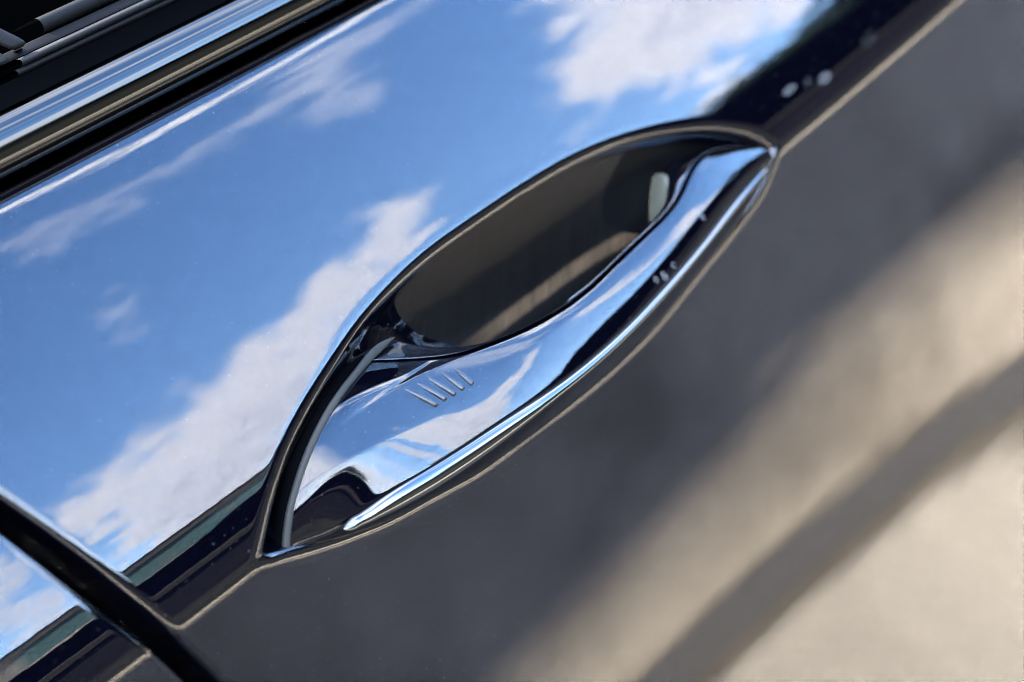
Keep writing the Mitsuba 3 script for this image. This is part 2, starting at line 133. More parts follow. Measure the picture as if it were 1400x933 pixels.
CHROME_TOP = np.array([[-0.1037,-0.00231,0.9419],[-0.10063,-0.00187,0.94084],[-0.09757,-0.0014,0.93985],[-0.09454,-0.00085,0.93902],[-0.09153,-0.00022,0.93839],[-0.08856,0.00051,0.93798],[-0.08562,0.00132,0.93776],[-0.08268,0.00219,0.9377],[-0.07974,0.0031,0.93772],[-0.07678,0.00403,0.93777],[-0.07378,0.00495,0.93779],[-0.07072,0.00584,0.93774],[-0.06761,0.00669,0.93763],[-0.06442,0.00748,0.93746],[-0.06116,0.00822,0.93725],[-0.05783,0.00889,0.93703],[-0.05443,0.00949,0.93681],[-0.05095,0.01002,0.9366],[-0.04741,0.0105,0.93642],[-0.04379,0.01093,0.93624],[-0.04012,0.01131,0.93607],[-0.03639,0.01166,0.9359],[-0.03259,0.01198,0.93571],[-0.02874,0.01227,0.93551],[-0.02483,0.01253,0.93528],[-0.02086,0.01277,0.93504],[-0.01682,0.01297,0.93479],[-0.01271,0.01313,0.93453],[-0.00852,0.01325,0.93428],[-0.00426,0.01331,0.93405],[0.0001,0.01332,0.93385],[0.00454,0.01326,0.9337],[0.00907,0.01313,0.93359],[0.0137,0.01293,0.93353],[0.0184,0.01268,0.93354],[0.02319,0.01237,0.9336],[0.02804,0.01202,0.93371],[0.03296,0.01164,0.93389],[0.03792,0.01124,0.93412],[0.04293,0.01082,0.93442],[0.04797,0.0104,0.93476],[0.05306,0.00997,0.93516],[0.05819,0.00955,0.93559],[0.06337,0.00911,0.93606],[0.0686,0.00867,0.93655],[0.07389,0.00822,0.93708],[0.07925,0.00774,0.93763],[0.08468,0.00722,0.93823],[0.09019,0.00666,0.93888],[0.09578,0.00604,0.93957],[0.10147,0.00536,0.94031],[0.10729,0.00462,0.94107],[0.11326,0.00381,0.94181],[0.11938,0.00294,0.94252],[0.12568,0.00201,0.94316],[0.13214,0.00103,0.94373],[0.13876,1e-05,0.94423],[0.1455,-0.00104,0.9447],[0.15232,-0.00212,0.94514],[0.15918,-0.0032,0.94556]])
CHROME_LOW = np.array([[-0.10456,-0.00234,0.94102],[-0.10155,-0.00184,0.93985],[-0.09853,-0.00133,0.93874],[-0.09551,-0.00077,0.9377],[-0.09249,-0.00015,0.93677],[-0.08947,0.00052,0.93596],[-0.08645,0.00125,0.93526],[-0.08342,0.00203,0.93465],[-0.08038,0.00285,0.93412],[-0.07732,0.00368,0.93366],[-0.07423,0.00452,0.93324],[-0.07111,0.00535,0.93287],[-0.06795,0.00615,0.93254],[-0.06474,0.00691,0.93225],[-0.06147,0.00763,0.932],[-0.05815,0.00831,0.93178],[-0.05476,0.00892,0.9316],[-0.05131,0.00949,0.93143],[-0.0478,0.01,0.93129],[-0.04422,0.01046,0.93117],[-0.04059,0.01088,0.93108],[-0.0369,0.01126,0.93101],[-0.03316,0.0116,0.93097],[-0.02936,0.0119,0.93095],[-0.0255,0.01217,0.93095],[-0.02159,0.01241,0.93096],[-0.01761,0.01261,0.93098],[-0.01356,0.01276,0.931],[-0.00943,0.01288,0.93102],[-0.00523,0.01294,0.93103],[-0.00093,0.01295,0.93103],[0.00345,0.01291,0.93103],[0.00792,0.01281,0.93102],[0.01249,0.01265,0.93102],[0.01713,0.01244,0.93104],[0.02186,0.01219,0.93109],[0.02665,0.01189,0.93118],[0.03151,0.01155,0.93133],[0.03643,0.01119,0.93153],[0.04139,0.01081,0.9318],[0.04639,0.01041,0.93212],[0.05144,0.01,0.93251],[0.05652,0.00957,0.93296],[0.06165,0.00913,0.93346],[0.06684,0.00868,0.934],[0.07208,0.00821,0.93459],[0.07739,0.00771,0.9352],[0.08278,0.00718,0.93584],[0.08827,0.0066,0.93649],[0.09387,0.00598,0.93715],[0.09958,0.00531,0.93781],[0.10543,0.00459,0.93846],[0.11142,0.0038,0.93908],[0.11754,0.00296,0.93969],[0.12381,0.00208,0.94028],[0.13018,0.00114,0.94086],[0.13665,0.00018,0.94146],[0.14319,-0.00081,0.94207],[0.14976,-0.00182,0.94271],[0.15636,-0.00283,0.94337]])
SHOULDER = np.array([[-0.0795,-0.00371,0.95958],[-0.07668,-0.00315,0.95971],[-0.07384,-0.00262,0.95985],[-0.07096,-0.00215,0.96001],[-0.06802,-0.00174,0.96019],[-0.06502,-0.00141,0.96036],[-0.06196,-0.00114,0.96051],[-0.05883,-0.00091,0.96061],[-0.05565,-0.00071,0.96066],[-0.05242,-0.00054,0.96064],[-0.04915,-0.00038,0.96057],[-0.04586,-0.00022,0.96043],[-0.04256,-2e-05,0.9602],[-0.03927,0.00022,0.95986],[-0.03603,0.00054,0.9594],[-0.03283,0.00093,0.95879],[-0.02968,0.00141,0.95807],[-0.02657,0.00194,0.95727],[-0.02346,0.00252,0.95641],[-0.02035,0.00312,0.95553],[-0.0172,0.00371,0.95468],[-0.014,0.00429,0.95386],[-0.01073,0.00483,0.9531],[-0.00739,0.00533,0.95239],[-0.00397,0.00577,0.95175],[-0.00045,0.00615,0.95117],[0.00316,0.00647,0.95064],[0.00687,0.00672,0.95016],[0.01067,0.00689,0.94972],[0.01458,0.00699,0.94934],[0.01858,0.00702,0.949],[0.02267,0.00696,0.94873],[0.02685,0.00684,0.94853],[0.03111,0.00663,0.94842],[0.03544,0.00637,0.9484],[0.03983,0.00606,0.94847],[0.04427,0.00572,0.94862],[0.04875,0.00538,0.94884],[0.05327,0.00504,0.9491],[0.0578,0.00472,0.94938],[0.06235,0.00442,0.94967],[0.06693,0.00414,0.94998],[0.07154,0.00387,0.95031],[0.07619,0.00359,0.95068],[0.08089,0.00326,0.9511],[0.08564,0.00287,0.95162],[0.09043,0.00238,0.95226],[0.09525,0.00176,0.95305],[0.1001,0.00102,0.95399],[0.105,0.00016,0.95504],[0.10997,-0.00076,0.95609],[0.115,-0.00168,0.95701],[0.1201,-0.00251,0.95764],[0.12525,-0.00318,0.95786],[0.13041,-0.00367,0.95761],[0.13556,-0.00397,0.95688],[0.14067,-0.00411,0.95575],[0.14573,-0.00414,0.95431],[0.15075,-0.00409,0.95268],[0.15574,-0.00401,0.95095]])
SEAM = np.array([[-0.04197,-0.01409,0.96829],[-0.04034,-0.01263,0.96725],[-0.0387,-0.01118,0.96621],[-0.03705,-0.00973,0.96518],[-0.03538,-0.00829,0.96416],[-0.03368,-0.00688,0.96314],[-0.03195,-0.00549,0.96212],[-0.03018,-0.00415,0.96111],[-0.02833,-0.00287,0.96012],[-0.02638,-0.00169,0.95916],[-0.02429,-0.00064,0.95824],[-0.02203,0.00026,0.95737],[-0.01958,0.001,0.95657],[-0.01697,0.0016,0.95582],[-0.01423,0.00211,0.95513],[-0.0114,0.00256,0.95448],[-0.00854,0.003,0.95387],[-0.00564,0.00343,0.95329],[-0.00271,0.00384,0.95274],[0.00027,0.00422,0.95223],[0.00331,0.00456,0.95175],[0.00641,0.00485,0.95132],[0.00959,0.00508,0.95093],[0.01284,0.00526,0.95059],[0.01617,0.00539,0.95028],[0.01958,0.00546,0.95003],[0.02304,0.00547,0.94982],[0.02657,0.00542,0.94967],[0.03017,0.00531,0.94958],[0.03382,0.00513,0.94957],[0.03753,0.00489,0.94963],[0.04131,0.0046,0.94977],[0.04514,0.00427,0.94997],[0.04901,0.00393,0.95022],[0.05289,0.0036,0.95049],[0.05678,0.0033,0.95077],[0.06068,0.00304,0.95104],[0.06457,0.00282,0.95129],[0.06847,0.00264,0.95153],[0.0724,0.00246,0.95178],[0.07636,0.00228,0.95204],[0.08036,0.00208,0.95234],[0.08441,0.00185,0.95268],[0.08851,0.00155,0.95311],[0.09265,0.00115,0.95364],[0.0968,0.00061,0.95433],[0.101,-0.00012,0.9552],[0.10525,-0.00102,0.95624],[0.1096,-0.00207,0.95737],[0.11406,-0.00318,0.95847],[0.11859,-0.00424,0.95938],[0.12314,-0.00513,0.95996],[0.12763,-0.00574,0.96008],[0.13201,-0.00606,0.95971],[0.13628,-0.00612,0.9589],[0.14043,-0.00598,0.95775],[0.14446,-0.00571,0.95637],[0.14837,-0.00536,0.95484],[0.1522,-0.00496,0.95323],[0.15599,-0.00455,0.95159]])
LOW = np.array([[-0.10537,-0.0029,0.94078],[-0.10165,-0.0036,0.93922],[-0.09791,-0.00429,0.93768],[-0.09415,-0.00498,0.93617],[-0.09036,-0.00565,0.93469],[-0.08652,-0.0063,0.93326],[-0.08265,-0.00692,0.93189],[-0.07875,-0.00752,0.93058],[-0.0748,-0.00808,0.92934],[-0.07083,-0.00861,0.92818],[-0.06682,-0.0091,0.9271],[-0.06278,-0.00956,0.9261],[-0.05871,-0.00998,0.92517],[-0.05461,-0.01038,0.9243],[-0.05047,-0.01075,0.92347],[-0.0463,-0.01112,0.92267],[-0.04208,-0.01147,0.92189],[-0.03784,-0.01181,0.92116],[-0.03357,-0.01213,0.92047],[-0.02928,-0.01241,0.91985],[-0.02499,-0.01267,0.91931],[-0.02068,-0.01288,0.91885],[-0.01636,-0.01306,0.91848],[-0.01203,-0.01321,0.91817],[-0.00767,-0.01334,0.91792],[-0.00328,-0.01346,0.9177],[0.00115,-0.01357,0.9175],[0.00563,-0.01369,0.9173],[0.01015,-0.0138,0.91712],[0.01471,-0.01391,0.91694],[0.01931,-0.01402,0.91679],[0.02394,-0.01412,0.91666],[0.0286,-0.0142,0.91657],[0.03327,-0.01427,0.91653],[0.03795,-0.01431,0.91656],[0.04264,-0.01433,0.91665],[0.04732,-0.01431,0.91681],[0.05199,-0.01426,0.91705],[0.05665,-0.01418,0.91738],[0.06128,-0.01406,0.9178],[0.06588,-0.0139,0.9183],[0.07046,-0.0137,0.9189],[0.07501,-0.01347,0.91958],[0.07953,-0.0132,0.92034],[0.08403,-0.0129,0.92117],[0.08852,-0.01258,0.92206],[0.09302,-0.01223,0.92298],[0.09754,-0.01188,0.92394],[0.10208,-0.01152,0.92492],[0.10665,-0.01115,0.92592],[0.11124,-0.01078,0.92694],[0.11583,-0.01039,0.92799],[0.1204,-0.00998,0.9291],[0.12491,-0.00953,0.93028],[0.12936,-0.00904,0.93156],[0.13372,-0.00849,0.93293],[0.13799,-0.0079,0.93441],[0.14218,-0.00727,0.93597],[0.14631,-0.0066,0.9376],[0.15041,-0.00592,0.93927]])
INNER = np.array([[-0.02719,-0.01709,0.9696],[-0.02608,-0.01556,0.96807],[-0.02491,-0.01405,0.96656],[-0.02364,-0.01259,0.9651],[-0.02226,-0.01118,0.96368],[-0.02079,-0.00983,0.96231],[-0.01921,-0.00851,0.96101],[-0.01753,-0.00722,0.9598],[-0.01573,-0.00597,0.9587],[-0.01378,-0.0048,0.9577],[-0.01166,-0.00376,0.95677],[-0.00934,-0.00291,0.95589],[-0.00681,-0.00224,0.95506],[-0.0041,-0.00173,0.95431],[-0.00122,-0.00134,0.95365],[0.00176,-0.00102,0.95308],[0.00479,-0.00073,0.95257],[0.00786,-0.00046,0.95213],[0.01093,-0.00017,0.95174],[0.01401,0.00012,0.95142],[0.01712,0.00043,0.95116],[0.02026,0.00072,0.95096],[0.02345,0.00098,0.9508],[0.0267,0.00118,0.95068],[0.03003,0.00131,0.95059],[0.03344,0.00136,0.95053],[0.03694,0.00134,0.9505],[0.04051,0.00125,0.95051],[0.04415,0.00111,0.95057],[0.04784,0.00094,0.95066],[0.05158,0.00072,0.9508],[0.05536,0.00048,0.95099],[0.05919,0.00019,0.95121],[0.06309,-0.00016,0.95149],[0.06708,-0.00058,0.9518],[0.07118,-0.0011,0.95213],[0.07541,-0.00173,0.95248],[0.0798,-0.00247,0.9528],[0.08436,-0.00335,0.95312],[0.08908,-0.00442,0.9535],[0.09384,-0.00571,0.95408],[0.09843,-0.00716,0.95499],[0.10252,-0.00868,0.95632],[0.10588,-0.01015,0.95808],[0.1086,-0.01147,0.9601],[0.11118,-0.01265,0.96203],[0.1143,-0.01372,0.96343],[0.11834,-0.0147,0.96401],[0.12312,-0.01558,0.96384],[0.12818,-0.01634,0.96316],[0.13317,-0.01691,0.96222],[0.1379,-0.01725,0.96114],[0.1423,-0.0173,0.95999],[0.1463,-0.01702,0.9588],[0.14985,-0.01637,0.9576],[0.15292,-0.01536,0.95635],[0.15555,-0.01402,0.95507],[0.15777,-0.01239,0.95377],[0.1597,-0.01053,0.95246],[0.16146,-0.00855,0.95117]])
GASKET_L = np.array([[-0.10458,-0.005,0.94172],[-0.1033,-0.00467,0.94366],[-0.10191,-0.0044,0.94553],[-0.10044,-0.00417,0.94733],[-0.09888,-0.00398,0.94907],[-0.09717,-0.00383,0.95071],[-0.09535,-0.00372,0.95228],[-0.09346,-0.00363,0.95379],[-0.09153,-0.00357,0.95528],[-0.08954,-0.00353,0.95673],[-0.08747,-0.00351,0.95812],[-0.08533,-0.0035,0.95947],[-0.08314,-0.00351,0.96078],[-0.08087,-0.00359,0.96202],[-0.07848,-0.00375,0.96319],[-0.07597,-0.00398,0.96429],[-0.07336,-0.00426,0.96533],[-0.07068,-0.00458,0.96631],[-0.06788,-0.00499,0.9672],[-0.06476,-0.00578,0.96794],[-0.06134,-0.00687,0.96854],[-0.05771,-0.00814,0.96903],[-0.05397,-0.00949,0.96946],[-0.05019,-0.01081,0.96985],[-0.04644,-0.01199,0.97035],[-0.04279,-0.01292,0.97094],[-0.03928,-0.0136,0.97144],[-0.03583,-0.01418,0.9716],[-0.03242,-0.01468,0.97124],[-0.02884,-0.01509,0.97037]])
GASKET_R = np.array([[-0.10319,-0.005,0.93987],[-0.10198,-0.00467,0.94185],[-0.10065,-0.0044,0.94374],[-0.09922,-0.00417,0.94556],[-0.09773,-0.00398,0.94733],[-0.09617,-0.00383,0.94904],[-0.09443,-0.00372,0.95064],[-0.09256,-0.00363,0.95215],[-0.09059,-0.00357,0.95359],[-0.08861,-0.00353,0.95501],[-0.08657,-0.00351,0.9564],[-0.08446,-0.0035,0.95774],[-0.08229,-0.00351,0.95903],[-0.08001,-0.00359,0.96025],[-0.07764,-0.00375,0.9614],[-0.07516,-0.00398,0.96249],[-0.07257,-0.00426,0.96351],[-0.0699,-0.00458,0.96446],[-0.06709,-0.00499,0.96533],[-0.06399,-0.00578,0.96605],[-0.06062,-0.00687,0.96663],[-0.05702,-0.00814,0.9671],[-0.05328,-0.00949,0.96748],[-0.0495,-0.01081,0.96782],[-0.04576,-0.01199,0.96815],[-0.04217,-0.01292,0.9685],[-0.03868,-0.0136,0.9688],[-0.0352,-0.01418,0.96906],[-0.03179,-0.01468,0.96942],[-0.02847,-0.01509,0.96991]])
RUBBER = np.array([[-0.10629,-0.008,0.94257],[-0.10483,-0.00767,0.94455],[-0.10329,-0.0074,0.94647],[-0.10167,-0.00717,0.94835],[-0.1,-0.00698,0.95019],[-0.09826,-0.00683,0.952],[-0.09644,-0.00672,0.95377],[-0.09454,-0.00663,0.95548],[-0.09257,-0.00657,0.95713],[-0.09052,-0.00653,0.9587],[-0.08831,-0.00651,0.96014],[-0.08596,-0.0065,0.96147],[-0.08352,-0.00651,0.96272],[-0.08102,-0.00659,0.96395],[-0.07842,-0.00675,0.96512],[-0.07572,-0.00698,0.96623],[-0.07294,-0.00726,0.96729],[-0.07008,-0.00758,0.96827],[-0.06707,-0.00799,0.96915],[-0.06373,-0.00878,0.96988],[-0.06013,-0.00987,0.97053],[-0.05638,-0.01114,0.97116],[-0.05257,-0.01249,0.97183],[-0.04882,-0.01381,0.97263],[-0.04522,-0.01499,0.97365],[-0.0418,-0.01592,0.97482],[-0.03854,-0.0166,0.97601],[-0.03526,-0.01718,0.97706],[-0.03191,-0.01768,0.97781],[-0.02825,-0.01809,0.97807]])
# traced curves of the grip: (along the car, outwards, height) in metres
RIBS = [[[-0.04591, -0.0035, 0.96054], [-0.04211, -0.0055, 0.95014]], [[-0.0412, -0.0035, 0.95968], [-0.03831, -0.0055, 0.94975]], [[-0.03704, -0.0035, 0.95889], [-0.0346, -0.0055, 0.94918]], [[-0.0321, -0.0035, 0.9572], [-0.03097, -0.0055, 0.94893]], [[-0.0276, -0.0035, 0.95575], [-0.02719, -0.0055, 0.94835]]]
REFLECTION_DISC = (0.1059, 0.017, 0.9561)
SPOTS_DOOR = [[[0.1858, 0.004, 0.9626], 0.005, 0.0016, 240], [[0.2092, 0.0042, 0.9581], 0.0052, 0.0021, 300], [[0.1981, 0.0042, 0.9611], 0.004, 0.0015, 30], [[0.2507, 0.0059, 0.9598], 0.007, 0.003, 50]]
SPOTS_GRIP = [[[0.0997, -0.009, 0.9481], 0.0014, 0.0016, 60], [[0.0662, -0.009, 0.9393], 0.0015, 0.0018, 80], [[0.0616, -0.009, 0.9402], 0.0013, 0.0012, 35], [[0.0728, -0.009, 0.9404], 0.0013, 0.0012, 30]]
K0 = 0.065

# ---------------------------------------------------------------- recess: how far (0..1) the skin sinks towards the floor of the grip bowl
h = .00025
poly = Polygon(RECESS).buffer(.0026, 64)
x0, z0, x1, z1 = poly.bounds
x0 -= .006; z0 -= .006; x1 += .006; z1 += .006
gx, gz = np.arange(x0, x1, h), np.arange(z0, z1, h)
ring = np.array(poly.exterior.segmentize(.0001).coords)
from scipy.spatial import cKDTree
import shapely
GX, GZ = np.meshgrid(gx, gz, indexing='ij')
inside = shapely.contains_xy(poly, GX.ravel(), GZ.ravel()).reshape(GX.shape)
sd = cKDTree(ring).query(np.c_[GX.ravel(), GZ.ravel()], workers=4)[0].reshape(GX.shape)*np.where(inside, 1, -1)
def wall(s, D=.026, r=.0055, rf=.012, th=math.radians(74)):
    sg, cg = math.sin(th), 1-math.cos(th)
    a = r*sg; drop = D-(r+rf)*cg; b = a+drop/math.tan(th); c = b+rf*sg
    s = np.clip(s, 0, c)
    one = r-np.sqrt(np.maximum(r*r-np.minimum(s, a)**2, 0))
    two = r*cg+(s-a)*math.tan(th)
    three = D-(rf-np.sqrt(np.maximum(rf*rf-(c-s)**2, 0)))
    return np.where(s < a, one, np.where(s < b, two, three))/D
q = wall(sd)
q = gaussian_filter(q, 1.6)
deep = gaussian_filter(q, 10)
m = np.clip((sd-.009)/.008, 0, 1); m = gaussian_filter(m*m*(3-2*m), 6)
q = q*(1-m)+deep*m
SINK = RectBivariateSpline(gx, gz, q, kx=3, ky=3)
def sink(x, z):
    ok = (x > gx[2]) & (x < gx[-3]) & (z > gz[2]) & (z < gz[-3])
    out = np.zeros_like(x); out[ok] = SINK.ev(x[ok], z[ok]); return np.clip(out, 0, 1)
def floor_out(x, z):
    return -.0200+(z-.9370)**2/(2*.12)+.10*((x-.03))**2
def peel(x, z, a=1.3e-6):                                # orange peel of the lacquer
    p = np.stack([x, 0*x, z], -1)
    return a*((meshkit.noise(p*420, 5)-.5)*2+(meshkit.noise(p*900, 6)-.5)*.7)
GR = PchipInterpolator(*np.array(sorted(map(tuple, GAPR))).T); GL = PchipInterpolator(*np.array(sorted(map(tuple, GAPL))).T)
def gap(fn, s):
    a, b = (GAPR[:, 0].min(), GAPR[:, 0].max())
    c = np.clip(s, a, b); return fn(c)+(s-c)*np.where(s > b, -.33, -.42)
def panel(side):
    """The car's skin on one side of the door gap, its edge rolled inwards."""
    r = .0032
    e = np.r_[-np.geomspace(.03, .0008, 12), 0]           # edge: points going in, then over the roll
    roll = [(r*(1-math.sin(t)), -r*(1-math.cos(t))) for t in np.linspace(math.pi/2, 0, 14)]
    inner = [(0, -r-k) for k in (.030, .018, .010, .005, .002)]
    if side > 0: rest = np.r_[np.arange(r+.0006, .345, .0006), np.geomspace(.346, .56, 160), np.linspace(.57, 1.15, 12)]
    else: rest = np.r_[np.arange(r+.0007, .09, .0007), np.linspace(.1, .9, 14)]
    xi = [(0, -r-.03)]
    col = [(a, b) for a, b in inner]+[(r-r*math.cos(t), -r+r*math.sin(t)) for t in np.linspace(0, math.pi/2, 16)]+[(a, 0) for a in rest]
    col = np.array(col)
    ss = np.r_[np.linspace(-.66, -.34, 18), np.linspace(-.335, -.075, 130), np.arange(-.074, -.045, .0009), np.arange(-.045, .05, .00045), np.arange(.05, .1, .0009), np.arange(.1, .1275, .0004)]
    X = gap(GR if side > 0 else GL, ss)[None, :]+side*col[:, 0][:, None]
    S = np.broadcast_to(ss, X.shape)
    w, z = skin(X, S)
    if side > 0:
        k = sink(X, z)
        w = w*(1-k)+k*floor_out(X, z)
    low = np.clip((-S-.012)/.05, 0, 1)                    # the pressed steel ripples faintly along the car below the crease
    ripple = 2.2e-5*low*(meshkit.fbm(np.stack([X*9, 0*X, z*120], -1), 3, 21)-.5)
    w = w+col[:, 1][:, None]+peel(X, z)+ripple
    P = world(np.stack([X, w, z], -1))
    mesh = grid_mesh(P if side < 0 else P[::-1])
    if side < 0: return mesh
    # the satin liner of the grip bowl is a piece of its own inside the lip
    v, f, nr = meshkit.arrays(mesh, True)
    lin = Polygon(LINER).buffer(-.004, 16).buffer(.004, 16)
    c = v[f].mean(1)
    on = shapely.contains_xy(lin, c[:, 0], c[:, 2]) & (sink(c[:, 0], c[:, 2]) > .62)
    out = []
    end = ~on & (sink(c[:, 0], c[:, 2]) > .62) & (c[:, 0] > .03)
    for pick in (~on & ~end, on, end):
        ids, inv = np.unique(f[pick], return_inverse=True)
        path = meshkit.write_ply((v[ids], inv.reshape(-1, 3)), normals=nr[ids])
        out.append({'type': 'ply', 'filename': path, 'face_normals': False})
    return out
LINER = [(-.026, .980), (-.0235, .9735), (-.0187, .9663), (-.0048, .9543), (.01, .944), (.03, .92), (.11, .92), (.098, .9415), (.0942, .9475), (.0819, .9552), (.0781, .9614), (.0804, .9675), (.0886, .9739), (.1005, .9802), (.118, .9875), (.0611, 1.01), (.0, 1.01)]
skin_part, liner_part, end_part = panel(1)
scene['car__door_panel'] = {**skin_part, 'bsdf': {'type': 'ref', 'id': 'paint'}}
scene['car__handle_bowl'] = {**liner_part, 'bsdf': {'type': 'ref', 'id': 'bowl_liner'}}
scene['car__handle_bowl__painted_leg_reflection'] = {**end_part, 'bsdf': {'type': 'ref', 'id': 'dark_plastic'}}  # dark patch painted as the leg mirrored in the bowl
put('car__rear_panel', panel(-1), 'paint', True)

# ---------------------------------------------------------------- handle
N = 420
C = {k: resample(v, N) for k, v in dict(seam=SEAM, shoulder=SHOULDER, ridge=RIDGE, top=CHROME_TOP, low=CHROME_LOW, foot=LOW, inner=INNER).items()}
def section(points, bulges, per, sig):
    """Loft: polyline of curves, each leg bulged outwards (m), corners rounded; -> P[N, k, 3] in (x, out, z)."""
    cols = []
    for a, b, g in zip(points[:-1], points[1:], bulges):
        t = np.linspace(0, 1, per)[:-1][None, :, None]
        leg = b-a; nrm = np.stack([0*leg[:, 0], leg[:, 2], -leg[:, 1]], -1); nrm /= np.linalg.norm(nrm, axis=1, keepdims=True)+1e-12
        nrm *= np.where(np.sum(nrm*[0, 1, 0.2], 1, keepdims=True) < 0, -1, 1)
        ends = np.minimum(np.linspace(0, 1, N), 1-np.linspace(0, 1, N))[:, None, None]
        cols.append(a[:, None]*(1-t)+b[:, None]*t+nrm[:, None]*np.broadcast_to(g, (N,))[:, None, None]*4*t*(1-t)*np.clip(ends*8, 0, 1))
    P = np.concatenate(cols+[points[-1][:, None]], 1)
    if sig:
        Q = gaussian_filter1d(P, sig, axis=1, mode='nearest'); k = P.shape[1]
        m = np.clip(np.minimum(np.arange(k), k-1-np.arange(k))/(2.*sig), 0, 1)[None, :, None]
        P = P*(1-m)+Q*m
    return gaussian_filter1d(P, 3, axis=0, mode='nearest') if False else P
cover = section([C['seam'], C['shoulder'], C['ridge'], C['top'], C['foot']], [.0006*np.clip(1-np.linspace(0, 1, N)/.4, 0, 1), .0002, .0004, .0012], 36, 1.8)
edge = resample(GASKET_R[::-1], 400)
edge = edge[np.argmin(np.linalg.norm(edge-C['seam'][0], axis=1)):]
d_ = np.r_[0, np.cumsum(np.linalg.norm(np.diff(cover[0], axis=0), axis=1))]; e_ = np.r_[0, np.cumsum(np.linalg.norm(np.diff(edge, axis=0), axis=1))]
target = np.stack([np.interp(d_/d_[-1], e_/e_[-1], edge[:, k]) for k in range(3)], -1)+np.array([-.0008, 0, 0])
fade = np.exp(-(np.linspace(0, 1, N)/.09)**2)[:, None, None]
cover = cover+(target-cover[0])[None]*fade
lip = cover[:, :1]+np.array([[0, -.0016, -.0001], [0, -.0008, -.0002], [0, -.0003, -.0001]])[None]
back = C['foot']+np.array([0, -.006, .004])
cover_full = np.concatenate([lip, cover, back[:, None]], 1)
cover_full[..., 1] += peel(cover_full[..., 0], cover_full[..., 2]+cover_full[..., 1], 1.0e-6)
put('car__door_handle', grid_mesh(world(cover_full)), 'paint', True)
# inner half of the grip, behind a fine seam
s0 = C['seam']+np.array([0, -.0012, .0009])
i1 = C['inner']
def rows(*pts): return np.stack(pts, 1)
mid = (s0+i1)/2+np.array([0, .0005, .0006])
shell = section([s0+np.array([0, -.003, -.002]), s0+np.array([0, 0, .0004]), i1, i1+np.array([0, -.009, -.006]), C['foot']+np.array([0, -.008, .012]), C['foot']+np.array([0, -.003, .003])],
                [0, .0008, .0005, .001, .001], 16, 1.6)
put('car__door_handle__inner_shell', grid_mesh(world(shell)), 'paint', True)
# front leg of the grip, with a pale disc added as a painted reflection
def capsule(pts, r):
    import manifold3d as m3
    return trimesh.convex.convex_hull(np.concatenate([trimesh.creation.icosphere(2, r).vertices+p for p in world(np.array(pts))]))
put('car__door_handle__front_leg', capsule([(.124, -.010, .958), (.124, -.026, .958), (.130, -.010, .951), (.130, -.026, .951), (.122, -.026, .944), (.122, -.010, .944)], .004), 'rubber', 40)
reflection_disc = trimesh.creation.revolve(np.array([(0, .0016), (.004, .0015), (.0072, .0012), (.0088, .0006), (.0094, -.0004), (.0094, -.003), (0, -.003)]), sections=48)
nb = np.array([-.78, .2, .58]); nb /= np.linalg.norm(nb)
reflection_disc.apply_transform(trimesh.geometry.align_vectors([0, 0, 1], nb)); reflection_disc.apply_translation(REFLECTION_DISC)
put('car__door_handle__pale_reflection_disc', reflection_disc, 'pale_reflection', 35)
# bright strip let into the lower edge
k0 = int(K0*N)
sel = slice(k0, N-10)
a, b = C['top'][sel], C['low'][sel]
n_ = len(a); u = np.linspace(0, 1, n_)
taper = np.sqrt(np.clip(np.minimum(u/.012, (1-u)/.03), 0, 1))[:, None, None]
mid = ((a+b)/2)[:, None]
leg = b-a; leg = leg*np.maximum(1, .0034/np.linalg.norm(leg, axis=1))[:, None]; nrm = np.stack([0*leg[:, 0], -leg[:, 2], leg[:, 1]], -1); nrm /= np.linalg.norm(nrm, axis=1, keepdims=True)
nrm *= np.sign(nrm[:, 1:2])
th = np.linspace(0, math.pi, 28)[None, :, None]
half = np.linalg.norm(leg, axis=1)[:, None, None]/2
strip = mid-(leg/2)[:, None]*1.22*np.cos(th)*taper+nrm[:, None]*(np.sin(th)*np.minimum(.0024, half*1.2)*taper-.0002)
put('car__door_handle__bright_strip', grid_mesh(world(strip)), 'bright_chrome', True)
# ribs on the grip
def on_cover(x, z):
    p = cover[:, :44].reshape(-1, 3); return p
CG = world(cover[:, :108]); CP = CG.reshape(-1, 3)
CN = np.cross(np.gradient(CG, axis=0), np.gradient(CG, axis=1)).reshape(-1, 3); CN /= np.linalg.norm(CN, axis=1, keepdims=True)+1e-12; CN *= np.sign(-CN[:, 1:2])
for i, (pa, pb) in enumerate(RIBS):
    pts = []
    t = np.linspace(0, 1, 24)
    P = np.array(pa)[None]*(1-t[:, None])+np.array(pb)[None]*t[:, None]
    ids = cKDTree(CP).query(P, 8)[1]
    P = CP[ids].mean(1); N_ = CN[ids].mean(1)
    a_, b_ = P[0].copy(), P[-1].copy(); li = a_+(b_-a_)*t[:, None]
    P = li+gaussian_filter1d(P-li, 4, axis=0)
    d = np.gradient(P, axis=0); d /= np.linalg.norm(d, axis=1, keepdims=True)
    nn = N_-d*np.sum(d*N_, 1, keepdims=True); nn /= np.linalg.norm(nn, axis=1, keepdims=True)
    sd_ = np.cross(d, nn)
    rad = .0009*np.sqrt(np.clip(np.minimum((t+.02)/.5, (1.02-t)/.06), 0, 1))
    ang = np.linspace(0, 2*math.pi, 17)
    R = P[:, None]+rad[:, None, None]*(np.cos(ang)[None, :, None]*sd_[:, None]+np.sin(ang)[None, :, None]*nn[:, None])
    mm_ = grid_mesh(R); mm_.merge_vertices(); mm_.fix_normals()
    put('car__door_handle__rib' + (f'_{i:03d}' if i else ''), mm_, 'paint', True)
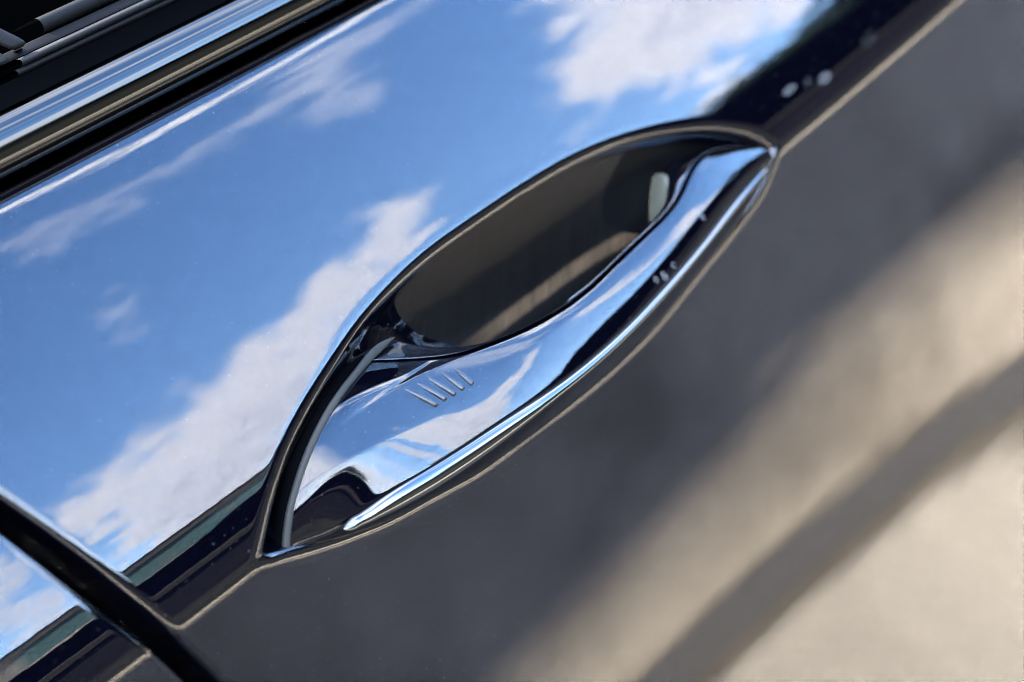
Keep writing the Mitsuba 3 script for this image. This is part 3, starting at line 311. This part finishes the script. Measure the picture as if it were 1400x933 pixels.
# dried water spots: clusters of mineral specks on the lacquer
scene['mineral'] = {'type': 'twosided', 'bsdf': {'type': 'diffuse', 'reflectance': rgb(.13, .13, .125)}}
rs = np.random.default_rng(11)
def spots_on(key, centre, nrm, rx, rz, n):
    nrm = np.array(nrm, float)/np.linalg.norm(nrm); a = np.cross([0, 0, 1.], nrm); a /= np.linalg.norm(a); b = np.cross(nrm, a)
    r, t = np.sqrt(rs.uniform(0, 1, n)), rs.uniform(0, 2*math.pi, n)
    C_ = np.array(centre)+(r*np.cos(t)*rx)[:, None]*a+(r*np.sin(t)*rz)[:, None]*b
    pts = CP[cKDTree(CP).query(C_)[1]] if 'handle' in key else np.stack([C_[:, 0], -skin_out(C_[:, 0], C_[:, 2]), C_[:, 2]], -1)
    if 'handle' in key: pts = C_+((pts-C_)@nrm)[:, None]*nrm
    s_ = rs.uniform(.00007, .00022, n)
    k = np.linspace(0, 2*math.pi, 7)[:-1]
    v = pts[:, None]+nrm*.00009+s_[:, None, None]*(np.cos(k)[None, :, None]*a*1.6+np.sin(k)[None, :, None]*b)
    f = (np.arange(n)*6)[:, None, None]+np.array([[0, 1, 2], [0, 2, 3], [0, 3, 4], [0, 4, 5]])[None]
    put(key, trimesh.Trimesh(v.reshape(-1, 3), f.reshape(-1, 3), process=False), 'mineral', kind='stuff')
for i, (c, rx, rz, n) in enumerate(SPOTS_DOOR):
    spots_on('car__door_panel__water_spot'+(f'_{i:03d}' if i else ''), c, (0, -.99, .14), rx, rz, n)
for i, (c, rx, rz, n) in enumerate(SPOTS_GRIP):
    spots_on('car__door_handle__water_spot'+(f'_{i:03d}' if i else ''), c, (0, -.93, .36), rx, rz, n)
# gasket: black base and pale lip at the rear end of the grip
n_ = 120
gl, gr, kb = resample(GASKET_L, n_), resample(GASKET_R, n_), resample(RUBBER, n_)
t = np.linspace(0, math.pi, 13)[None, :, None]
lipm = ((gl+gr)/2)[:, None]-((gr-gl)/2)[:, None]*np.cos(t)+np.array([0, 1, 0])*np.sin(t)*.0006
lipm = np.concatenate([lipm[:, :1]-[0, .006, 0], lipm, lipm[:, -1:]-[0, .006, 0]], 1)
put('car__door_handle__pale_gasket', grid_mesh(world(lipm)), 'gray_rubber', True)
g2 = gl+np.array([0, -.0008, 0])
t = np.linspace(0, 1, 13)[None, :, None]
base = kb[:, None]*(1-t)+g2[:, None]*t+np.array([0, 1, 0])*.0008*4*t*(1-t)
base = np.concatenate([base[:, :1]-[-.001, .012, 0], base, base[:, -1:]-[0, .004, 0]], 1)
put('car__door_handle__rubber_seal', grid_mesh(world(base)), 'rubber', True)

# ---------------------------------------------------------------- window trim along the belt line
def bar(profile, x0, x1, n=60, bow=True):
    prof = np.asarray(profile, float)                     # (out, z) open or closed
    xs = np.linspace(x0, x1, n)
    P = np.stack([np.broadcast_to(xs[:, None], (n, len(prof))), prof[None, :, 0]+plan(xs)[:, None]*bow, prof[None, :, 1]+(crease_z(xs)-crease_z(0*xs))[:, None]], -1)
    return grid_mesh(world(P))
def arc(cx, cz, rx, rz, a0, a1, n=40):
    t = np.radians(np.linspace(a0, a1, n)); return np.c_[cx+rx*np.cos(t), cz+rz*np.sin(t)]
# convex glossy strip: dark lower face, sky-lit upper face
tp = np.r_[[(-.062, 1.0640)], arc(-.0500, 1.0742, .0118, .0094, -105, 95, 64), [(-.062, 1.0838)]]
put('car__window_trim', bar(tp, -.6, 1.1, 80), 'chrome', True)
put('car__window_seal', bar([(-.075, 1.0820), (-.0525, 1.0828), (-.0540, 1.0850), (-.0565, 1.0880), (-.0570, 1.0904), (-.075, 1.0908)], -.6, 1.1, 40), 'rubber', 40)
put('car__window_seal__lower_lip', bar(np.r_[[(-.075, 1.0906)], arc(-.058, 1.0915, .0022, .0011, -80, 80, 10), [(-.075, 1.0925)]], -.0745, 1.1, 40), 'flange_gray', True)
put('car__window_seal__upper_lip', bar(np.r_[[(-.075, 1.0924)], arc(-.0585, 1.0938, .0035, .0014, -85, 85, 12), [(-.075, 1.0952)]], -.0720, 1.1, 40), 'lip_gray', True)
put('car__window_seal__channel', bar([(-.080, 1.0953), (-.0580, 1.0955), (-.0583, 1.0962), (-.0605, 1.0982), (-.0612, 1.0984), (-.080, 1.0984)], -.0760, 1.1, 40), 'dark_plastic', 30)
def tilted(x, z, z1, wid, w, depth, lean=.62, back=-.47):
    """A rounded upright strip leaning inwards with the window, its lower end at (x, z)."""
    n = 14; t = np.linspace(0, math.pi, n)
    zs = np.r_[z, z+.0006, z+.0015, np.linspace(z+.003, z1, 30)]
    inset = np.r_[.45, .15, .04, np.zeros(30)]
    P = []
    for zz, k in zip(zs, inset):
        r = wid/2*(1-k)
        P.append(np.c_[x+(zz-z)*back-r*np.cos(t), w-(zz-z)*lean+depth*(1-k)*np.sin(t)**.5-depth*k, 0*t+zz])
    P = np.array(P); P = np.concatenate([P[:1]-[0, .012, 0], P], 0)
    return grid_mesh(world(P))
put('car__pillar_trim', tilted(-.0685, 1.0972, 1.38, .0058, -.0580, .0022), 'flange_gray', True)
put('car__pillar_trim_001', tilted(-.0752, 1.0950, 1.38, .0052, -.0590, .0018), 'lip_gray', True)
put('car__pillar_panel', tilted(-.1180, 1.0905, 1.38, .078, -.0600, .0012), 'flange_gray', True)
put('car__window_guide', bar(np.r_[[(-.085, 1.0995)], arc(-.064, 1.1015, .003, .0026, -80, 80, 14), [(-.085, 1.1045)]], -.0560, 1.1, 40), 'flange_gray', True)
put('car__window_glass', grid_mesh(world(np.array([[(x, -.088-.60*(z-1.07), z) for z in np.linspace(1.06, 1.42, 8)] for x in np.linspace(-.9, 1.15, 12)]))), 'window')


# ---------------------------------------------------------------- the rest of the car (seen only as its shadow)
scene['car_under'] = {'type': 'diffuse', 'reflectance': rgb(.02, .02, .02)}
def hull(pts): return trimesh.convex.convex_hull(np.array(pts))
def slab(x0, x1, y0, y1, z, s): return [(x0+s, y0+s*.5, z), (x1-s, y0+s*.5, z), (x0+s, y1-s*.5, z), (x1-s, y1-s*.5, z)]
lower = trimesh.util.concatenate([hull(slab(-1.95, 2.75, .115, 1.72, .30, .06)+slab(-2.05, 2.9, .105, 1.75, .62, .0)+slab(-2.0, 2.8, .12, 1.74, .86, .05)),
                                  hull(slab(-1.95, 1.2, .12, 1.74, .84, .05)+slab(-1.95, 1.0, .14, 1.70, 1.02, .1))])
put('car__body', lower, 'car_under')
put('car__roof', hull(slab(-1.95, 2.3, .15, 1.69, .98, 0)+slab(-1.75, 1.2, .36, 1.48, 1.42, 0)+slab(-1.6, .9, .42, 1.42, 1.46, 0)), 'car_under')
tyre = trimesh.creation.annulus(.21, .33, .22); rim = trimesh.creation.cylinder(.21, .16)
R90 = trimesh.transformations.rotation_matrix(math.pi/2, (1, 0, 0)); tyre.apply_transform(R90); rim.apply_transform(R90)
i = 0
for x in (-1.05, 1.95):
    for y in (.21, 1.6):
        w_ = 'car__wheel' + (f'_{i:03d}' if i else ''); i += 1
        put(w_, rim, 'chrome', to_world=T().translate([x, y, .33])); put(w_+'__tyre', tyre, 'rubber', to_world=T().translate([x, y, .33]))
labels['car'] = {'label': 'glossy dark blue car with a pull handle set into its side door', 'category': 'car'}
# ---------------------------------------------------------------- what stands across the pavement and shows only as a mirror image
rng = np.random.default_rng(7)
scene['leaf'] = {'type': 'twosided', 'bsdf': {'type': 'diffuse', 'reflectance': rgb(.016, .026, .020)}}
scene['bark'] = {'type': 'diffuse', 'reflectance': rgb(.06, .05, .04)}
def tree(az, dist, hgt, wid):
    a = math.radians(az); cx, cy = dist*math.sin(a), -dist*math.cos(a)
    n = 5000
    blobs = np.c_[rng.normal(0, .32, (14, 2))*wid, rng.uniform(.30, .85, 14)*hgt]
    c = blobs[rng.integers(0, 14, n)]+rng.normal(0, .17, (n, 3))*[wid, wid, hgt*.5]
    c[:, 2] = np.clip(c[:, 2], .15*hgt, None)
    u = rng.normal(size=(n, 3)); u /= np.linalg.norm(u, axis=1, keepdims=True); v = np.cross(u, rng.normal(size=(n, 3))); v /= np.linalg.norm(v, axis=1, keepdims=True)
    s = hgt*.026
    q = np.stack([c-u*s, c+v*s*.6, c+u*s, c-v*s*.6], 1).reshape(-1, 3)+[cx, cy, 0]
    f = np.arange(4*n).reshape(-1, 4)
    tr = trimesh.creation.cone(hgt*.03, hgt*.8, sections=10); tr.apply_translation((cx, cy, -.3))
    return trimesh.Trimesh(q, np.vstack([f[:, [0, 1, 2]], f[:, [0, 2, 3]]]), process=False), tr
stand = [tree(*a) for a in [(-30, 30, 2.4, 3), (-12, 34, 2.3, 3), (4, 36, 2.2, 3), (31, 34, 2.3, 3.5), (36, 32, 2.4, 3.5), (41, 30, 2.2, 3.5), (45, 26, 2.4, 3), (49, 23, 2.6, 2.8), (52, 21, 3.0, 2.4), (55.5, 19, 4.3, 2), (59, 17, 4.3, 2.2), (64, 17, 4.8, 2.6), (72, 18, 7, 3), (80, 20, 7, 3)]]
put('tree_line__crown', trimesh.util.concatenate([a for a, b in stand]), 'leaf')
put('tree_line__trunk', trimesh.util.concatenate([b for a, b in stand]), 'bark')
labels['tree_line'] = {'label': 'far dark trees mirrored as the soft green black edge at the upper right of the door', 'category': 'trees', 'kind': 'stuff'}
# clipped hedge behind a low dark wall, then the trees
scene['hedge_leaf'] = {'type': 'diffuse', 'reflectance': proc(lambda p, n, uv: mix((.006, .008, .010), (.020, .026, .022), fbm(p.x*14, p.y*14, p.z*14, 3)))}
scene['wall_stone'] = {'type': 'diffuse', 'reflectance': proc(lambda p, n, uv: mix((.006, .006, .009), (.011, .011, .013), fbm(p.x*3, p.y*3, p.z*6, 3)))}
scene['coping_stone'] = {'type': 'diffuse', 'reflectance': rgb(.018, .017, .017)}
v = np.stack(np.meshgrid(np.linspace(-16, 26, 900), np.linspace(0, 1, 12), indexing='ij'), -1)
hx, hz = v[..., 0], v[..., 1]
P = np.stack([hx, -4.0-.25*hz+.12*(meshkit.fbm(np.stack([hx*3, hz*4, 0*hx], -1), 3, 1)-.5), -.05+hz*(1.05+1.0*np.clip((hx-2)/3, 0, 1)+.25*(meshkit.fbm(np.stack([hx*1.7, 0*hx, 0*hx], -1), 4, 2)-.5))], -1)
P = np.concatenate([P, P[:, ::-1]-[0, .9, 0]], 1)
put('hedge', grid_mesh(P), 'hedge_leaf', True, label='dark clipped hedge behind the low wall, mirrored as the navy band above the door crease', category='hedge')
put('garden_wall', box(-16, 26, -3.8, -3.55, -.1, .62), 'wall_stone', label='low dark garden wall across the pavement, mirrored along the door crease', category='wall')
put('garden_wall__coping', box(-16, 26, -3.85, -3.5, .623, .68), 'coping_stone')

# low pavilion with a teal glass front, far across
scene['teal_glass'] = {'type': 'twosided', 'bsdf': {'type': 'plastic', 'diffuse_reflectance': rgb(.035, .065, .072), 'int_ior': 1.5}}
scene['pale_render'] = {'type': 'diffuse', 'reflectance': rgb(.17, .16, .15)}
put('pavilion__wall', trimesh.util.concatenate([box(7.5, 15.5, -26, -24, -.3, 1.35), box(7.5, 15.5, -26, -24, 3.3, 3.75), box(7.5, 15.5, -26, -24.3, 1.35, 3.3)]), 'pale_render')
put('pavilion__roof', box(7.2, 15.8, -26.3, -23.6, 3.76, 3.9), 'wall_stone')
for i in range(5):
    put('pavilion__window'+(f'_{i:03d}' if i else ''), box(7.6+1.58*i, 9.1+1.58*i, -24.29, -24.2, 1.36, 3.29), 'teal_glass')
labels['pavilion'] = {'label': 'low pavilion with teal glass front, mirrored as the teal streak above the crease', 'category': 'building'}
